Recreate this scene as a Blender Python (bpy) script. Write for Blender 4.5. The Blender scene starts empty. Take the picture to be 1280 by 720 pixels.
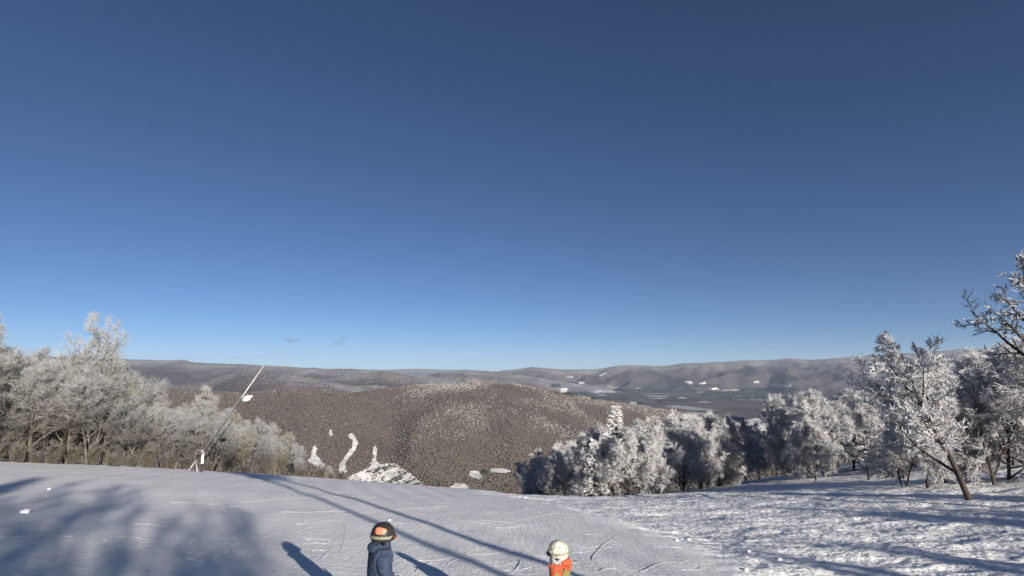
import bpy, math, random
import numpy as np
from mathutils import Vector, Matrix
S = bpy.context.scene
COL = S.collection

# ------------------------------------------------------------------ camera
F = 698.0; P = math.atan(100/698.0); SP, CP = math.sin(P), math.cos(P)
cam = bpy.data.objects.new('camera', bpy.data.cameras.new('camera'))
COL.objects.link(cam)
cam.data.sensor_width = 36; cam.data.lens = F/1280*36
cam.data.clip_start = 0.1; cam.data.clip_end = 150000
cam.location = (0, 0, 0); cam.rotation_euler = (math.pi/2+P, 0, 0)
S.camera = cam
# ------------------------------------------------------------------ sky and sun
SUN_EL = math.radians(16.0); SUN_AZ = math.radians(31.5)      # shadows fall 31.5 deg left of straight ahead
w = bpy.data.worlds.new('World'); S.world = w; w.use_nodes = True
nt = w.node_tree; bg = nt.nodes['Background']
sky = nt.nodes.new('ShaderNodeTexSky'); sky.sky_type = 'NISHITA'; sky.sun_disc = False
sky.sun_elevation = SUN_EL; sky.sun_rotation = math.pi-SUN_AZ
sky.altitude = 3000; sky.air_density = 0.7; sky.dust_density = 0.25; sky.ozone_density = 4.0
nt.links.new(sky.outputs[0], bg.inputs[0]); bg.inputs[1].default_value = 0.05
sl = bpy.data.lights.new('sun', 'SUN'); sl.energy = 5.0; sl.angle = math.radians(0.55); sl.color = (1.0, 0.92, 0.81)
so = bpy.data.objects.new('sun', sl); COL.objects.link(so)
SUND = Vector((-math.sin(SUN_AZ)*math.cos(SUN_EL), math.cos(SUN_AZ)*math.cos(SUN_EL), -math.sin(SUN_EL)))
so.rotation_euler = SUND.to_track_quat('-Z', 'Y').to_euler()
S.view_settings.view_transform = 'Standard'; S.view_settings.look = 'None'
S.view_settings.gamma = 1; S.view_settings.exposure = 0.70
S.cycles.volume_bounces = 1; S.cycles.max_bounces = 14; S.cycles.diffuse_bounces = 10; S.cycles.transmission_bounces = 10

# ------------------------------------------------------------------ helpers
def tag(o, label=None, cat=None, group=None, kind=None):
    if label: o['label'] = label
    if cat: o['category'] = cat
    if group: o['group'] = group
    if kind: o['kind'] = kind
    return o
def empty(name, loc=(0, 0, 0), rz=0.0):
    o = bpy.data.objects.new(name, None); COL.objects.link(o)
    o.location = loc; o.rotation_euler = (0, 0, rz); o.empty_display_size = .3
    return o
def link(name, me, parent=None):
    o = bpy.data.objects.new(name, me); COL.objects.link(o)
    if parent: o.parent = parent
    return o
def mesh_np(name, V, quads=None, tris=None, mat=None, attrs=None, smooth=False):
    me = bpy.data.meshes.new(name)
    V = np.asarray(V, dtype=np.float32)
    nq = 0 if quads is None else len(quads); ntr = 0 if tris is None else len(tris)
    me.vertices.add(len(V)); me.vertices.foreach_set('co', V.ravel())
    idx = []; tot = []
    if nq: idx.append(np.asarray(quads, dtype=np.int32).ravel()); tot.append(np.full(nq, 4, np.int32))
    if ntr: idx.append(np.asarray(tris, dtype=np.int32).ravel()); tot.append(np.full(ntr, 3, np.int32))
    idx = np.concatenate(idx); tot = np.concatenate(tot)
    me.loops.add(len(idx)); me.loops.foreach_set('vertex_index', idx)
    me.polygons.add(len(tot))
    st = np.concatenate([[0], np.cumsum(tot)[:-1]]).astype(np.int32)
    me.polygons.foreach_set('loop_start', st)
    me.polygons.foreach_set('loop_total', tot)
    if smooth: me.polygons.foreach_set('use_smooth', np.ones(len(tot), dtype=bool))
    if attrs:
        for k, a in attrs.items():
            at = me.attributes.new(k, 'FLOAT', 'POINT'); at.data.foreach_set('value', np.asarray(a, dtype=np.float32))
    me.update(calc_edges=True)
    if mat: me.materials.append(mat)
    return me
def grid_faces(n, m):          # n rows, m cols
    i = np.arange(n-1)[:, None]*m + np.arange(m-1)[None, :]
    return np.stack([i, i+1, i+m+1, i+m], -1).reshape(-1, 4)
def hash2(ix, iy, seed):
    n = (ix.astype(np.int64)*374761393 + iy.astype(np.int64)*668265263 + seed*1442695041) & 0xFFFFFFFF
    n = ((n ^ (n >> 13))*1274126177) & 0xFFFFFFFF
    n = (n ^ (n >> 16)) & 0xFFFFFFFF
    return n/4294967295.0
def vn(x, y, seed=0):
    x = np.asarray(x, float); y = np.asarray(y, float)
    ix = np.floor(x); iy = np.floor(y); fx = x-ix; fy = y-iy
    ix = ix.astype(np.int64); iy = iy.astype(np.int64)
    fx = fx*fx*(3-2*fx); fy = fy*fy*(3-2*fy)
    a = hash2(ix, iy, seed); b = hash2(ix+1, iy, seed); c = hash2(ix, iy+1, seed); d = hash2(ix+1, iy+1, seed)
    return (a*(1-fx)+b*fx)*(1-fy)+(c*(1-fx)+d*fx)*fy - .5
def fbm(x, y, seed=0, o=4, g=.5):
    t = 0; a = 1
    for i in range(o):
        t = t + a*vn(x*2**i+17.3*i, y*2**i-9.1*i, seed+i); a *= g
    return t
def sstep(a, b, x):
    t = np.clip((x-a)/(b-a), 0, 1); return t*t*(3-2*t)

# ------------------------------------------------------------------ pixel ray of the photograph (1280 x 720) as slopes per metre ahead
def ray(px, py):
    px = np.asarray(px, float); py = np.asarray(py, float)
    v = -(py-360); u = px-640
    up = v*CP+F*SP; fw = F*CP-v*SP
    return u/fw, up/fw
def proj(x, y, z):
    c = y*CP+z*SP; v = -y*SP+z*CP
    return 640+F*x/c, 360-F*v/c

# ------------------------------------------------------------------ terrain
HC, S0, K, CX = 2.3, 0.12, 0.00092, 0.073
def near_h(x, y):
    ys = np.clip(y, 0, 180)
    yc = np.maximum(y, -150)
    z = -HC - S0*np.minimum(ys, 180) - K*ys*ys - S0*np.minimum(yc, 0)
    z = z - .45*np.maximum(y-180, 0)
    z = z - CX*60*np.tanh(x/60)
    sp = 4*np.log1p(np.exp(np.clip((x-7)/4, -30, 30)))
    sp = np.minimum(sp, 60)
    q = np.clip(.75+y/42, .6, 3.0)
    z = z + (.065+.045*q)*sp*np.where(y > 110, np.exp(-(y-110)/120), 1)
    return z
RID = [  # R, slope, rounding, profile
 (3600, .27, 260, [(-200,640),(200,560),(300,512),(380,500),(430,494),(470,487),(510,483),(540,480),(590,478),(640,480),(680,487),(740,498),(800,508),(860,517),(950,532),(1100,560),(1500,620)]),
 (3050, .27, 240, [(-300,500),(100,484),(200,488),(260,489),(300,492),(350,488),(385,486),(430,493),(480,506),(540,535),(600,570),(700,640),(1500,800)]),
 (5500, .22, 320, [(-300,486),(150,488),(200,485),(255,479),(280,469),(300,466),(330,465),(370,468),(400,474),(440,482),(500,492),(700,520),(1500,600)]),
 (6600, .2, 350, [(-300,490),(380,478),(400,474),(430,470),(460,466),(480,464),(500,467),(520,471),(560,475),(600,480),(700,500),(1500,600)]),
 (9500, .2, 500, [(-300,440),(0,445),(100,446),(165,449),(200,450),(232,450),(238,452),(265,454),(300,455),(330,457),(345,457),(383,460),(393,459),(405,461),(440,461),(470,462),(490,465),(530,470),(600,480),(800,510),(1500,600)]),
 (11000, .2, 500, [(-300,520),(500,476),(535,469),(550,465),(580,462),(600,463),(625,466),(660,470),(720,480),(1500,600)]),
 (23000, .2, 600, [(-300,475),(380,467),(480,462),(510,461),(560,462),(620,464),(760,466),(1500,470)]),
 (12500, .24, 700, [(-300,520),(560,476),(600,468),(630,463),(650,461),(665,459),(700,461.5),(740,461.5),(755,460),(770,457.5),(790,456),(820,457.5),(840,456),(860,454),(900,452),(920,451),(960,450),(985,448),(1010,450),(1060,446),(1100,443),(1140,441),(1200,437),(1280,434),(1600,425)]),
 (8500, .24, 500, [(-300,560),(900,505),(980,492),(1040,477),(1080,470),(1150,462),(1280,455),(1600,450)]),
]
RID2 = []
for R, a, wd, pts in RID:
    u, s = ray([p[0] for p in pts], [p[1] for p in pts]); RID2.append((R, a, wd, u, s))
def H(x, y):
    x = np.asarray(x, float); y = np.asarray(y, float)
    z = near_h(x, y)
    far = y > 250
    if np.any(far):
        yf = np.where(far, y, 3000.); xf = np.where(far, x, 0.)
        u = np.clip(xf/yf, -1.6, 1.6)
        vf = -430 + 26*fbm(xf/1500, yf/1500, 5, 4)
        zz = vf
        spur = np.abs(fbm(xf/900, yf/1300, 11, 4))*2
        for i, (R, a, wd, uu, ss) in enumerate(RID2):
            s = np.interp(u, uu, ss) + .0011*fbm(u*26, u*0+i, 40+i, 4)
            Rv = R*(1+.05*np.sin(u*5+i))
            d = np.abs(Rv-yf); drop = a*d*d/(d+wd)
            sc = (R/3600)**.6
            rz = s*Rv - drop - np.clip(d/(900*sc), 0, 1)*(70*sc*(1+.8*(R > 5000)))*(spur-.2)
            k = 12.0
            m = np.maximum(zz, rz); zz = m + k*np.log1p(np.exp(-np.abs(zz-rz)/k))*np.where(np.abs(zz-rz) < 80, 1, 0)
        zn = near_h(xf, yf) + 18*fbm(xf/260, yf/260, 3, 4)*sstep(250, 600, yf)
        z = np.where(far, np.maximum(zn, zz), z)
    return z
# edge between the groomed piste and the rough snow on the right
def solve(px, py, fn=None, y0=2.0, y1=26000, n=2600):
    fn = fn or H
    u, s = ray(px, py); u = np.atleast_1d(u); s = np.atleast_1d(s)
    ys = np.exp(np.linspace(math.log(y0), math.log(y1), n))
    X = u[:, None]*ys; Z = s[:, None]*ys; T = fn(X, np.broadcast_to(ys, X.shape))
    hit = T > Z; k = np.argmax(hit, 1); ok = hit.any(1)
    k1 = np.clip(k, 1, n-1); r = np.arange(len(k1))
    g0 = (Z-T)[r, k1-1]; g1 = (Z-T)[r, k1]
    t = np.clip(g0/(g0-g1+1e-9), 0, 1)
    y = ys[k1-1]*(1-t)+ys[k1]*t
    x = u*y
    return x, y, fn(x, y), ok
bx, by, _, _ = solve([590, 640, 700, 760, 810, 860, 905], [616.5, 622, 634, 653, 670, 692, 719], near_h)
o_ = np.argsort(by); BX = bx[o_]; BY = by[o_]
def rough(x, y):
    xb = np.interp(y, BY, BX)
    return sstep(-.4, 1.8, x-xb + .8*fbm(x/3, y/3, 77, 3))
def detail(x, y):
    m = rough(x, y)
    fade = np.clip(1.3-y/120, .3, 1)
    z = -.22*m
    z = z + m*(.13*fbm(x/2.0, y/.9, 21, 5, .6)+.22*fbm(x/7, y/5, 22, 3))*fade
    z = z + (1-m)*(.012*fbm(x/.5, y/.9, 31, 3)+.10*fbm(x/7, y/7, 33, 3))
    wob = 1.2*fbm(x/14, y/14, 34, 2)
    z = z + (1-m)*.022*np.sin((x*.86+y*.3+wob)*5.2)*sstep(-.2, .4, fbm(x/6, y/9, 36, 2))
    return z
def ground(x, y):
    return H(x, y)+detail(x, y)
def gz(x, y): return float(ground(np.array([x]), np.array([y]))[0])

# ------------------------------------------------------------------ materials
def nodes(name):
    m = bpy.data.materials.new(name); m.use_nodes = True
    n = m.node_tree.nodes; b = n['Principled BSDF']; return m, m.node_tree, n, b
def N(nt, t, **kw):
    n = nt.nodes.new(t)
    for k, v in kw.items():
        if hasattr(n, k): setattr(n, k, v)
        else: n.inputs[k].default_value = v
    return n
def mix(nt, fac, a, b):
    m = nt.nodes.new('ShaderNodeMix'); m.data_type = 'RGBA'
    for i, v in ((0, fac), (6, a), (7, b)):
        if hasattr(v, 'links'): nt.links.new(v, m.inputs[i])
        elif i == 0: m.inputs[0].default_value = v
        else: m.inputs[i].default_value = (*v, 1)
    return m.outputs[2]
def ramp(nt, src, a, b):
    r = nt.nodes.new('ShaderNodeMapRange'); r.interpolation_type = 'SMOOTHSTEP'
    r.inputs[1].default_value = a; r.inputs[2].default_value = b; nt.links.new(src, r.inputs[0]); return r.outputs[0]
def math_(nt, op, a, b):
    m = nt.nodes.new('ShaderNodeMath'); m.operation = op
    for i, v in enumerate((a, b)):
        if hasattr(v, 'links'): nt.links.new(v, m.inputs[i])
        else: m.inputs[i].default_value = v
    return m.outputs[0]
def noise(nt, scale, detail=4, vec=None, rough=.5):
    n = nt.nodes.new('ShaderNodeTexNoise'); n.inputs['Scale'].default_value = scale
    n.inputs['Detail'].default_value = detail; n.inputs['Roughness'].default_value = rough
    if vec: nt.links.new(vec, n.inputs['Vector'])
    return n.outputs[0]
def coords(nt, scale=(1, 1, 1), rot=0):
    t = nt.nodes.new('ShaderNodeTexCoord'); mp = nt.nodes.new('ShaderNodeMapping')
    mp.inputs['Scale'].default_value = scale; mp.inputs['Rotation'].default_value = (0, 0, rot)
    nt.links.new(t.outputs['Object'], mp.inputs[0]); return mp.outputs[0]
def bump(nt, b, h, strength, dist):
    bn = nt.nodes.new('ShaderNodeBump'); bn.inputs['Strength'].default_value = strength; bn.inputs['Distance'].default_value = dist
    nt.links.new(h, bn.inputs['Height']); nt.links.new(bn.outputs[0], b.inputs['Normal']); return bn
def plain(name, col, rough=.6, metal=0, vary=.12, scale=18, bumpd=0.0):
    m, nt, n, b = nodes(name); v = coords(nt)
    ns = noise(nt, scale, 5, v)
    c0 = tuple(c*(1-vary) for c in col); c1 = tuple(min(1, c*(1+vary)) for c in col)
    nt.links.new(mix(nt, ramp(nt, ns, .3, .7), c0, c1), b.inputs['Base Color'])
    b.inputs['Roughness'].default_value = rough; b.inputs['Metallic'].default_value = metal
    if bumpd: bump(nt, b, noise(nt, scale*3, 4, v), .6, bumpd)
    return m
# snow of the slope
def snow_mat():
    m, nt, n, b = nodes('snow'); at = N(nt, 'ShaderNodeAttribute'); at.attribute_name = 'rough'
    v = coords(nt)
    n1 = noise(nt, .5, 5, v); n2 = noise(nt, 6, 5, v)
    vs = coords(nt, (1, 7, 1), .35); n3 = noise(nt, 1.6, 6, vs, .65)          # groomer and ski scratches
    c = mix(nt, ramp(nt, n1, .3, .7), (.86, .86, .87), (.91, .91, .91))
    c = mix(nt, math_(nt, 'MULTIPLY', ramp(nt, n3, .55, .75), .25), c, (.80, .80, .82))
    c2 = mix(nt, ramp(nt, n2, .56, .74), (.90, .90, .90), (.74, .72, .70))     # grassy, icy lumps in the rough snow
    nt.links.new(mix(nt, at.outputs['Fac'], c, c2), b.inputs['Base Color'])
    b.inputs['Roughness'].default_value = .62
    b.inputs['Specular IOR Level'].default_value = .3
    vt = coords(nt, (9, .8, 1), .9); n5 = noise(nt, 1.1, 6, vt, .7)
    hgt = math_(nt, 'ADD', math_(nt, 'MULTIPLY', n3, .9), math_(nt, 'MULTIPLY', noise(nt, 9, 6, v, .65), .7))
    hgt = math_(nt, 'ADD', hgt, math_(nt, 'MULTIPLY', n5, .6))
    hr = math_(nt, 'ADD', math_(nt, 'MULTIPLY', n2, 1.2), math_(nt, 'MULTIPLY', noise(nt, 2.2, 4, v), 1.6))
    hh = nt.nodes.new('ShaderNodeMix'); nt.links.new(at.outputs['Fac'], hh.inputs[0]); nt.links.new(hgt, hh.inputs[2]); nt.links.new(hr, hh.inputs[3])
    bump(nt, b, hh.outputs[0], .7, .07)
    return m
M_snow = snow_mat()
M_lump = plain('snow_lump', (.84, .84, .85), .6, 0, .05, 9, .02)
def hills_mat():
    m, nt, n, b = nodes('wooded_hills'); v = coords(nt)
    g = N(nt, 'ShaderNodeNewGeometry'); sx = N(nt, 'ShaderNodeSeparateXYZ'); nt.links.new(g.outputs['Position'], sx.inputs[0])
    a = noise(nt, .0016, 6, v, .6); a2 = noise(nt, .012, 5, v, .7); a3 = noise(nt, .05, 3, v, .6)
    c = mix(nt, ramp(nt, a, .35, .65), (.07, .056, .056), (.095, .076, .072))
    c = mix(nt, ramp(nt, a2, .42, .66), c, (.06, .052, .052))
    hi = ramp(nt, math_(nt, 'ADD', sx.outputs[2], math_(nt, 'MULTIPLY', a2, 260)), 20, 230)
    at = N(nt, 'ShaderNodeAttribute'); at.attribute_name = 'crest'
    hi = math_(nt, 'ADD', math_(nt, 'MULTIPLY', hi, .35), math_(nt, 'MULTIPLY', at.outputs['Fac'], .8))
    fr = math_(nt, 'MULTIPLY', ramp(nt, a3, .40, .62), math_(nt, 'ADD', .08, hi))
    vo = N(nt, 'ShaderNodeTexVoronoi'); vo.inputs['Scale'].default_value = 1.0; nt.links.new(coords(nt, (.0032, .0022, .0), .4), vo.inputs['Vector'])
    sc_ = N(nt, 'ShaderNodeSeparateColor'); nt.links.new(vo.outputs['Color'], sc_.inputs[0])
    fc = mix(nt, ramp(nt, sc_.outputs[0], .35, .6), (.075, .06, .055), (.12, .10, .09)); fc = mix(nt, ramp(nt, sc_.outputs[1], .84, .86), fc, (.42, .42, .43))
    lowm = math_(nt, 'MULTIPLY', ramp(nt, sx.outputs[2], -385, -415), ramp(nt, sx.outputs[1], 4000, 5500))
    c = mix(nt, lowm, c, fc)
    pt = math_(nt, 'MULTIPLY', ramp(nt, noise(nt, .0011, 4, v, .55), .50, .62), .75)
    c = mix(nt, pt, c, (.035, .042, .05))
    wh = math_(nt, 'MULTIPLY', math_(nt, 'MULTIPLY', ramp(nt, noise(nt, .0019, 5, v, .65), .44, .62), at.outputs['Fac']), .38)
    c = mix(nt, wh, c, (.5, .5, .52))
    c = mix(nt, fr, c, (.40, .38, .38))
    c = mix(nt, ramp(nt, sx.outputs[1], 4700, 4300), c, (.105, .087, .078))
    nt.links.new(c, b.inputs['Base Color']); b.inputs['Roughness'].default_value = .95; b.inputs['Specular IOR Level'].default_value = .1
    h = math_(nt, 'ADD', math_(nt, 'MULTIPLY', a2, 1.4), math_(nt, 'MULTIPLY', a3, .5))
    bump(nt, b, h, .8, 22)
    return m
def frost_mat(name, bark, frost, top=.5, trans=.0):
    m, nt, n, b = nodes(name); at = N(nt, 'ShaderNodeAttribute'); at.attribute_name = 'frost'
    v = coords(nt); ns = noise(nt, 7, 4, v); nb = noise(nt, 3.0, 5, v)
    g = N(nt, 'ShaderNodeNewGeometry'); sx = N(nt, 'ShaderNodeSeparateXYZ'); nt.links.new(g.outputs['Normal'], sx.inputs[0])
    f = math_(nt, 'ADD', at.outputs['Fac'], math_(nt, 'MULTIPLY', math_(nt, 'SUBTRACT', ns, .5), 1.1))
    f = math_(nt, 'ADD', f, math_(nt, 'MULTIPLY', math_(nt, 'MAXIMUM', sx.outputs[2], 0.0), top*.5))
    c = mix(nt, ramp(nt, nb, .35, .65), tuple(k*.75 for k in bark), tuple(k*1.3 for k in bark))
    if name == 'far_wood':
        gp = N(nt, 'ShaderNodeNewGeometry'); sp_ = N(nt, 'ShaderNodeSeparateXYZ'); nt.links.new(gp.outputs['Position'], sp_.inputs[0])
        big_ = noise(nt, .004, 4, v); c = mix(nt, ramp(nt, math_(nt, 'ADD', sp_.outputs[2], math_(nt, 'MULTIPLY', big_, 160)), -180, -330), c, (.12, .10, .078))
        c = mix(nt, ramp(nt, noise(nt, .0022, 5, v), .52, .66), c, (.085, .068, .06))
    c = mix(nt, ramp(nt, f, .30, .75), c, frost)
    nt.links.new(c, b.inputs['Base Color']); b.inputs['Roughness'].default_value = .8; b.inputs['Specular IOR Level'].default_value = .2
    if trans:
        tr = nt.nodes.new('ShaderNodeBsdfTranslucent'); nt.links.new(c, tr.inputs[0]); mx = nt.nodes.new('ShaderNodeMixShader'); mx.inputs[0].default_value = trans
        nt.links.new(b.outputs[0], mx.inputs[1]); nt.links.new(tr.outputs[0], mx.inputs[2]); nt.links.new(mx.outputs[0], n['Material Output'].inputs[0])
    return m
M_hills = hills_mat()
M_left = frost_mat('frosted_tan_twigs', (.18, .16, .13), (.57, .575, .58), .5, .25)
M_right = frost_mat('thick_rime', (.11, .095, .08), (.84, .835, .84), .5, .42)
M_dark = frost_mat('dark_bark', (.06, .048, .04), (.80, .80, .82))
M_con = frost_mat('frosted_needles', (.05, .06, .045), (.80, .80, .80))
M_wood = frost_mat('far_wood', (.110, .090, .080), (.36, .33, .31), .2)

# ------------------------------------------------------------------ the slope (polar sheet, finest in front of the camera) and the hills
af = np.linspace(-58, 58, 820); ab = np.linspace(58, 302, 140)[1:]
ang = np.radians(np.concatenate([af, ab])); rr = np.exp(np.linspace(math.log(1.2), math.log(190), 560)); rr[0] = .02
Rg, Ag = np.meshgrid(rr, ang, indexing='ij'); X = Rg*np.sin(Ag); Y = Rg*np.cos(Ag)
ox = np.clip(X, -1e9, 1e9); Z = ground(ox, Y)
me = mesh_np('ski_slope', np.stack([X, Y, Z], -1).reshape(-1, 3), grid_faces(*X.shape)[:, ::-1], mat=M_snow, attrs={'rough': rough(X, Y).ravel()}, smooth=True)
tag(link('ski_slope', me), kind='structure')
un = np.linspace(-1.6, 1.6, 760); yy = np.exp(np.linspace(math.log(140), math.log(26000), 700))
Yg, Ug = np.meshgrid(yy, un, indexing='ij'); Xg = Ug*Yg; Zg = H(Xg, Yg) - 1.2*(1-sstep(170, 260, Yg))
Zg = Zg + 5*fbm(Xg/55, Yg/55, 91, 3)*sstep(600, 1500, Yg)
FULL = Zg.copy()
LY0, LY1, NY_ = math.log(140), math.log(26000), 700
def Hi(x, y):
    x = np.asarray(x, float); y = np.maximum(np.asarray(y, float), 141)
    fi = np.clip((np.log(y)-LY0)/(LY1-LY0)*(NY_-1), 0, NY_-1.001); fj = np.clip((x/y+1.6)/3.2*759, 0, 758.999)
    i = fi.astype(int); j = fj.astype(int); a = fi-i; b = fj-j
    return (FULL[i, j]*(1-a)*(1-b)+FULL[i+1, j]*a*(1-b)+FULL[i, j+1]*(1-a)*b+FULL[i+1, j+1]*a*b)
crest = np.zeros_like(Zg)
for i, (R, a, wd, uu, ss) in enumerate(RID2):
    s = np.interp(Ug, uu, ss); Rv = R*(1+.05*np.sin(Ug*5+i)); dd = Rv-Yg
    rz = s*Rv - a*dd*dd/(np.abs(dd)+wd)
    crest = np.maximum(crest, np.exp(-(dd/(.075*R))**2)*(rz > Zg-25-.004*R)*(rz < Zg+60))
me = mesh_np('hills', np.stack([Xg, Yg, Zg], -1).reshape(-1, 3), grid_faces(*Xg.shape), mat=M_hills, attrs={'crest': crest.ravel()}, smooth=True)
tag(link('hills', me), kind='structure')

# ------------------------------------------------------------------ snow fields and runs seen in the valley
def inpoly(px, py, poly):
    r = np.zeros(np.shape(px), bool); n = len(poly)
    for i in range(n):
        x1, y1 = poly[i]; x2, y2 = poly[(i+1) % n]
        c = ((y1 > py) != (y2 > py)) & (px < (x2-x1)*(py-y1)/((y2-y1) or 1e-9)+x1)
        r ^= c
    return r
M_field = plain('snow_field', (.60, .59, .57), .8, 0, .25, .03)
FIELDS = [
 [(434,545),(440,542),(446,549),(448,556),(444,564),(437,573),(432,582),(433,592),(427,596),(423,590),(424,581),(430,573),(438,562),(441,554)],
 [(391,560),(394,557),(396,563),(395,570),(402,577),(407,583),(400,587),(392,583),(384,577),(388,573)],
 [(466,562),(470,557),(472,566),(470,577),(476,583),(468,588),(462,584),(466,574)],
 [(428,603),(440,595),(455,588),(470,583),(484,580),(494,581),(503,587),(512,592),(522,600),(528,606),(524,614),(470,616),(436,614)],
 [(585,592),(592,589),(600,592),(603,598),(598,601),(588,598)],
 [(612,588),(618,586),(632,587),(640,591),(630,593),(614,592)],
 [(562,610),(570,605),(582,606),(588,612),(575,615),(563,615)],
 [(411,539),(414,537),(416,545),(412,547)],
 [(699,488),(704,485),(711,486),(708,491),(702,492)],
 [(736,490),(752,488),(770,489.5),(768,491.5),(745,492)],
 [(786,505),(790,502.5),(797,503),(796,506),(788,507)],
 [(853,478),(862,476.5),(868,479),(862,481)],
 [(873,480),(880,477.5),(884,479),(878,482)],
 [(887,485.5),(896,484.5),(900,487),(890,487.5)],
 [(940,479),(946,476.5),(951,478.5),(947,480)],
 [(960,481),(970,479),(990,482.5),(985,485.5),(966,485)],
 [(747,469),(757,465),(760,467),(751,471)],
 [(706,471),(715,470),(718,472.5),(708,473)],
 [(722,478),(729,477),(732,480.5),(724,481)],
 [(784,487),(800,485.5),(806,487),(795,488.5)],
 [(920,528),(945,523),(972,530),(975,538),(950,540),(930,536)],
 [(952,520),(966,518),(970,523),(956,524)],
 [(845,498),(856,496.5),(860,498.5),(850,499.5)],
]
def drape(poly, name, mat, lift, step=.34):
    xs = [p[0] for p in poly]; ys = [p[1] for p in poly]
    gx = np.arange(min(xs)-1, max(xs)+1, step); gy = np.arange(min(ys)-1, max(ys)+1, step*.6)
    PX, PY = np.meshgrid(gx, gy)
    inside = inpoly(PX+2.2*fbm(PX/2.3, PY/1.4, 5, 4), PY+1.6*fbm(PX/2.1, PY/1.3, 6, 4), poly)
    if max(xs)-min(xs) > 60 and min(ys) > 535:
        wv = 2.2*fbm(PX/12, PY/7, 13, 2); st = .8*fbm(PX/8+.2*PY, (PY+.38*PX+wv)/2.4, 12, 3)+.6*fbm(PX/2.5, PY/1.5, 14, 3)
        inside &= st > (-.10 if max(xs)-min(xs) > 60 else -.30)
    u, s = ray(PX.ravel(), PY.ravel())
    x, y, z, ok = solve(PX.ravel(), PY.ravel(), Hi, 700, 25000, 500)
    jump = y.reshape(PX.shape)
    V = np.stack([x, y, z+lift+y*.0004], -1)
    q = grid_faces(*PX.shape); keep = inside.ravel()[q].all(1) & ok[q].all(1)
    yq = y[q]; keep &= (yq.max(1)-yq.min(1)) < .05*yq.mean(1)
    q = q[keep]
    if len(q) == 0: return None
    used, inv = np.unique(q, return_inverse=True)
    return tag(link(name, mesh_np(name, V[used], inv.reshape(-1, 4), mat=mat, smooth=True)), kind='structure')
for p in FIELDS: drape(p, 'snow_field', M_field, 3.0)

# ------------------------------------------------------------------ forest of the near hills: thousands of crowns, one mass
def crowns(name, x, y, hgt, wid, frost, mat, seed, conic=False):
    r = np.random.default_rng(seed); n = len(x)
    z = Hi(x, y) - 1
    a0 = r.uniform(0, 6.28, n); k = 4
    an = a0[:, None]+np.arange(k)*2*math.pi/k
    w1 = wid[:, None]*r.uniform(.35, .6, (n, k)) if not conic else wid[:, None]*r.uniform(.8, 1.1, (n, k))
    w2 = wid[:, None]*r.uniform(.8, 1.2, (n, k)) if not conic else wid[:, None]*r.uniform(.35, .6, (n, k))
    def ringv(ww, aa, hh): return np.stack([x[:, None]+ww*np.cos(aa), y[:, None]+ww*np.sin(aa), z[:, None]+hh], -1)
    A = ringv(w1, an, np.zeros((n, k))); B = ringv(w2, an+.6, hgt[:, None]*r.uniform(.5, .8, (n, k)))
    T = np.stack([x+r.normal(0, .1, n)*wid, y, z+hgt], -1)[:, None]
    V = np.concatenate([A, B, T], 1).reshape(-1, 3); b = np.arange(n)[:, None]*9
    q = []; t = []
    for i in range(k):
        j = (i+1) % k
        q.append(np.concatenate([b+i, b+j, b+4+j, b+4+i], 1)); t.append(np.concatenate([b+4+i, b+4+j, b+8], 1))
    me = mesh_np(name, V, np.concatenate(q), np.concatenate(t), mat=mat, attrs={'frost': np.repeat(frost, 9)}, smooth=True)
    return link(name, me)
rg = np.random.default_rng(4)
n = 300000
yy_ = rg.uniform(1500, 4400, n)**1.0; uu_ = rg.uniform(-.78, .52, n); xx_ = uu_*yy_
keep = rg.uniform(0, 4400, n) < yy_
xx_, yy_ = xx_[keep], yy_[keep]
zz_ = Hi(xx_, yy_); pX, pY = proj(xx_, yy_, zz_)
bad = np.zeros(len(xx_), bool)
for p in FIELDS[:12]:
    cx = sum(a for a, _ in p)/len(p); bad |= inpoly(pX, pY, p) & (rg.uniform(0, 1, len(pX)) > (.05 if max(a for a, _ in p)-cx > 30 else 0))
bad |= zz_ < -1000
xx_, yy_, zz_, pX, pY = (a[~bad] for a in (xx_, yy_, zz_, pX, pY))
cl = fbm(xx_/260, yy_/260, 55, 4)
up_ = sstep(600, 530, pY); rt = sstep(430, 560, pX)
fr = -.12+.46*np.clip(cl*1.6+.62, 0, 1)*up_*(.35+.8*rt) + rg.normal(0, .16, len(xx_))
crest = sstep(-170, -60, zz_)
fr = fr + .38*crest
o = crowns('forest', xx_, yy_, *(lambda q: (q*rg.uniform(.8, 1.2, len(q)), q*rg.uniform(.8, 1.25, len(q))))(4.5*np.exp(rg.normal(0, .22, len(xx_)))), fr, M_wood, 7)
tag(o, 'brown leafless forest flecked with frosted crowns covering the hills below the slope', 'forest', kind='stuff')

cxs = []; cys = []
for (x0, x1, y0, y1, dn) in [(820, 870, 489, 491.5, 1), (770, 840, 487, 489, .6), (826, 874, 500.5, 503, 1.2), (930, 975, 486, 488.5, .8), (880, 960, 491, 495, .8), (900, 1010, 497, 499, .7), (960, 1040, 503, 506, .8), (690, 700, 482, 484, .7), (705, 735, 492, 494.5, .7), (740, 790, 498, 500, .8), (798, 803, 504, 506, 1.5), (950, 1000, 512, 515, .8), (603, 609, 590, 594, 1.5), (870, 900, 482, 484, .8)]:
    m = int((x1-x0)*(y1-y0)*7*dn); cxs.append(rg.uniform(x0, x1, m)); q = rg.uniform(0, 1, m); cys.append(y0+(y1-y0)*q)
cpx = np.concatenate(cxs); cpy = np.concatenate(cys)+.8*fbm(cpx/9, cpx*0, 8, 3)
x_, y_, z_, ok_ = solve(cpx, cpy, Hi, 700, 20000, 500)
x_, y_ = x_[ok_], y_[ok_]; sz_ = np.clip(y_/5000, .6, 2)
M_vcon = frost_mat('valley_conifers', (.035, .045, .035), (.2, .2, .2), 0)
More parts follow.
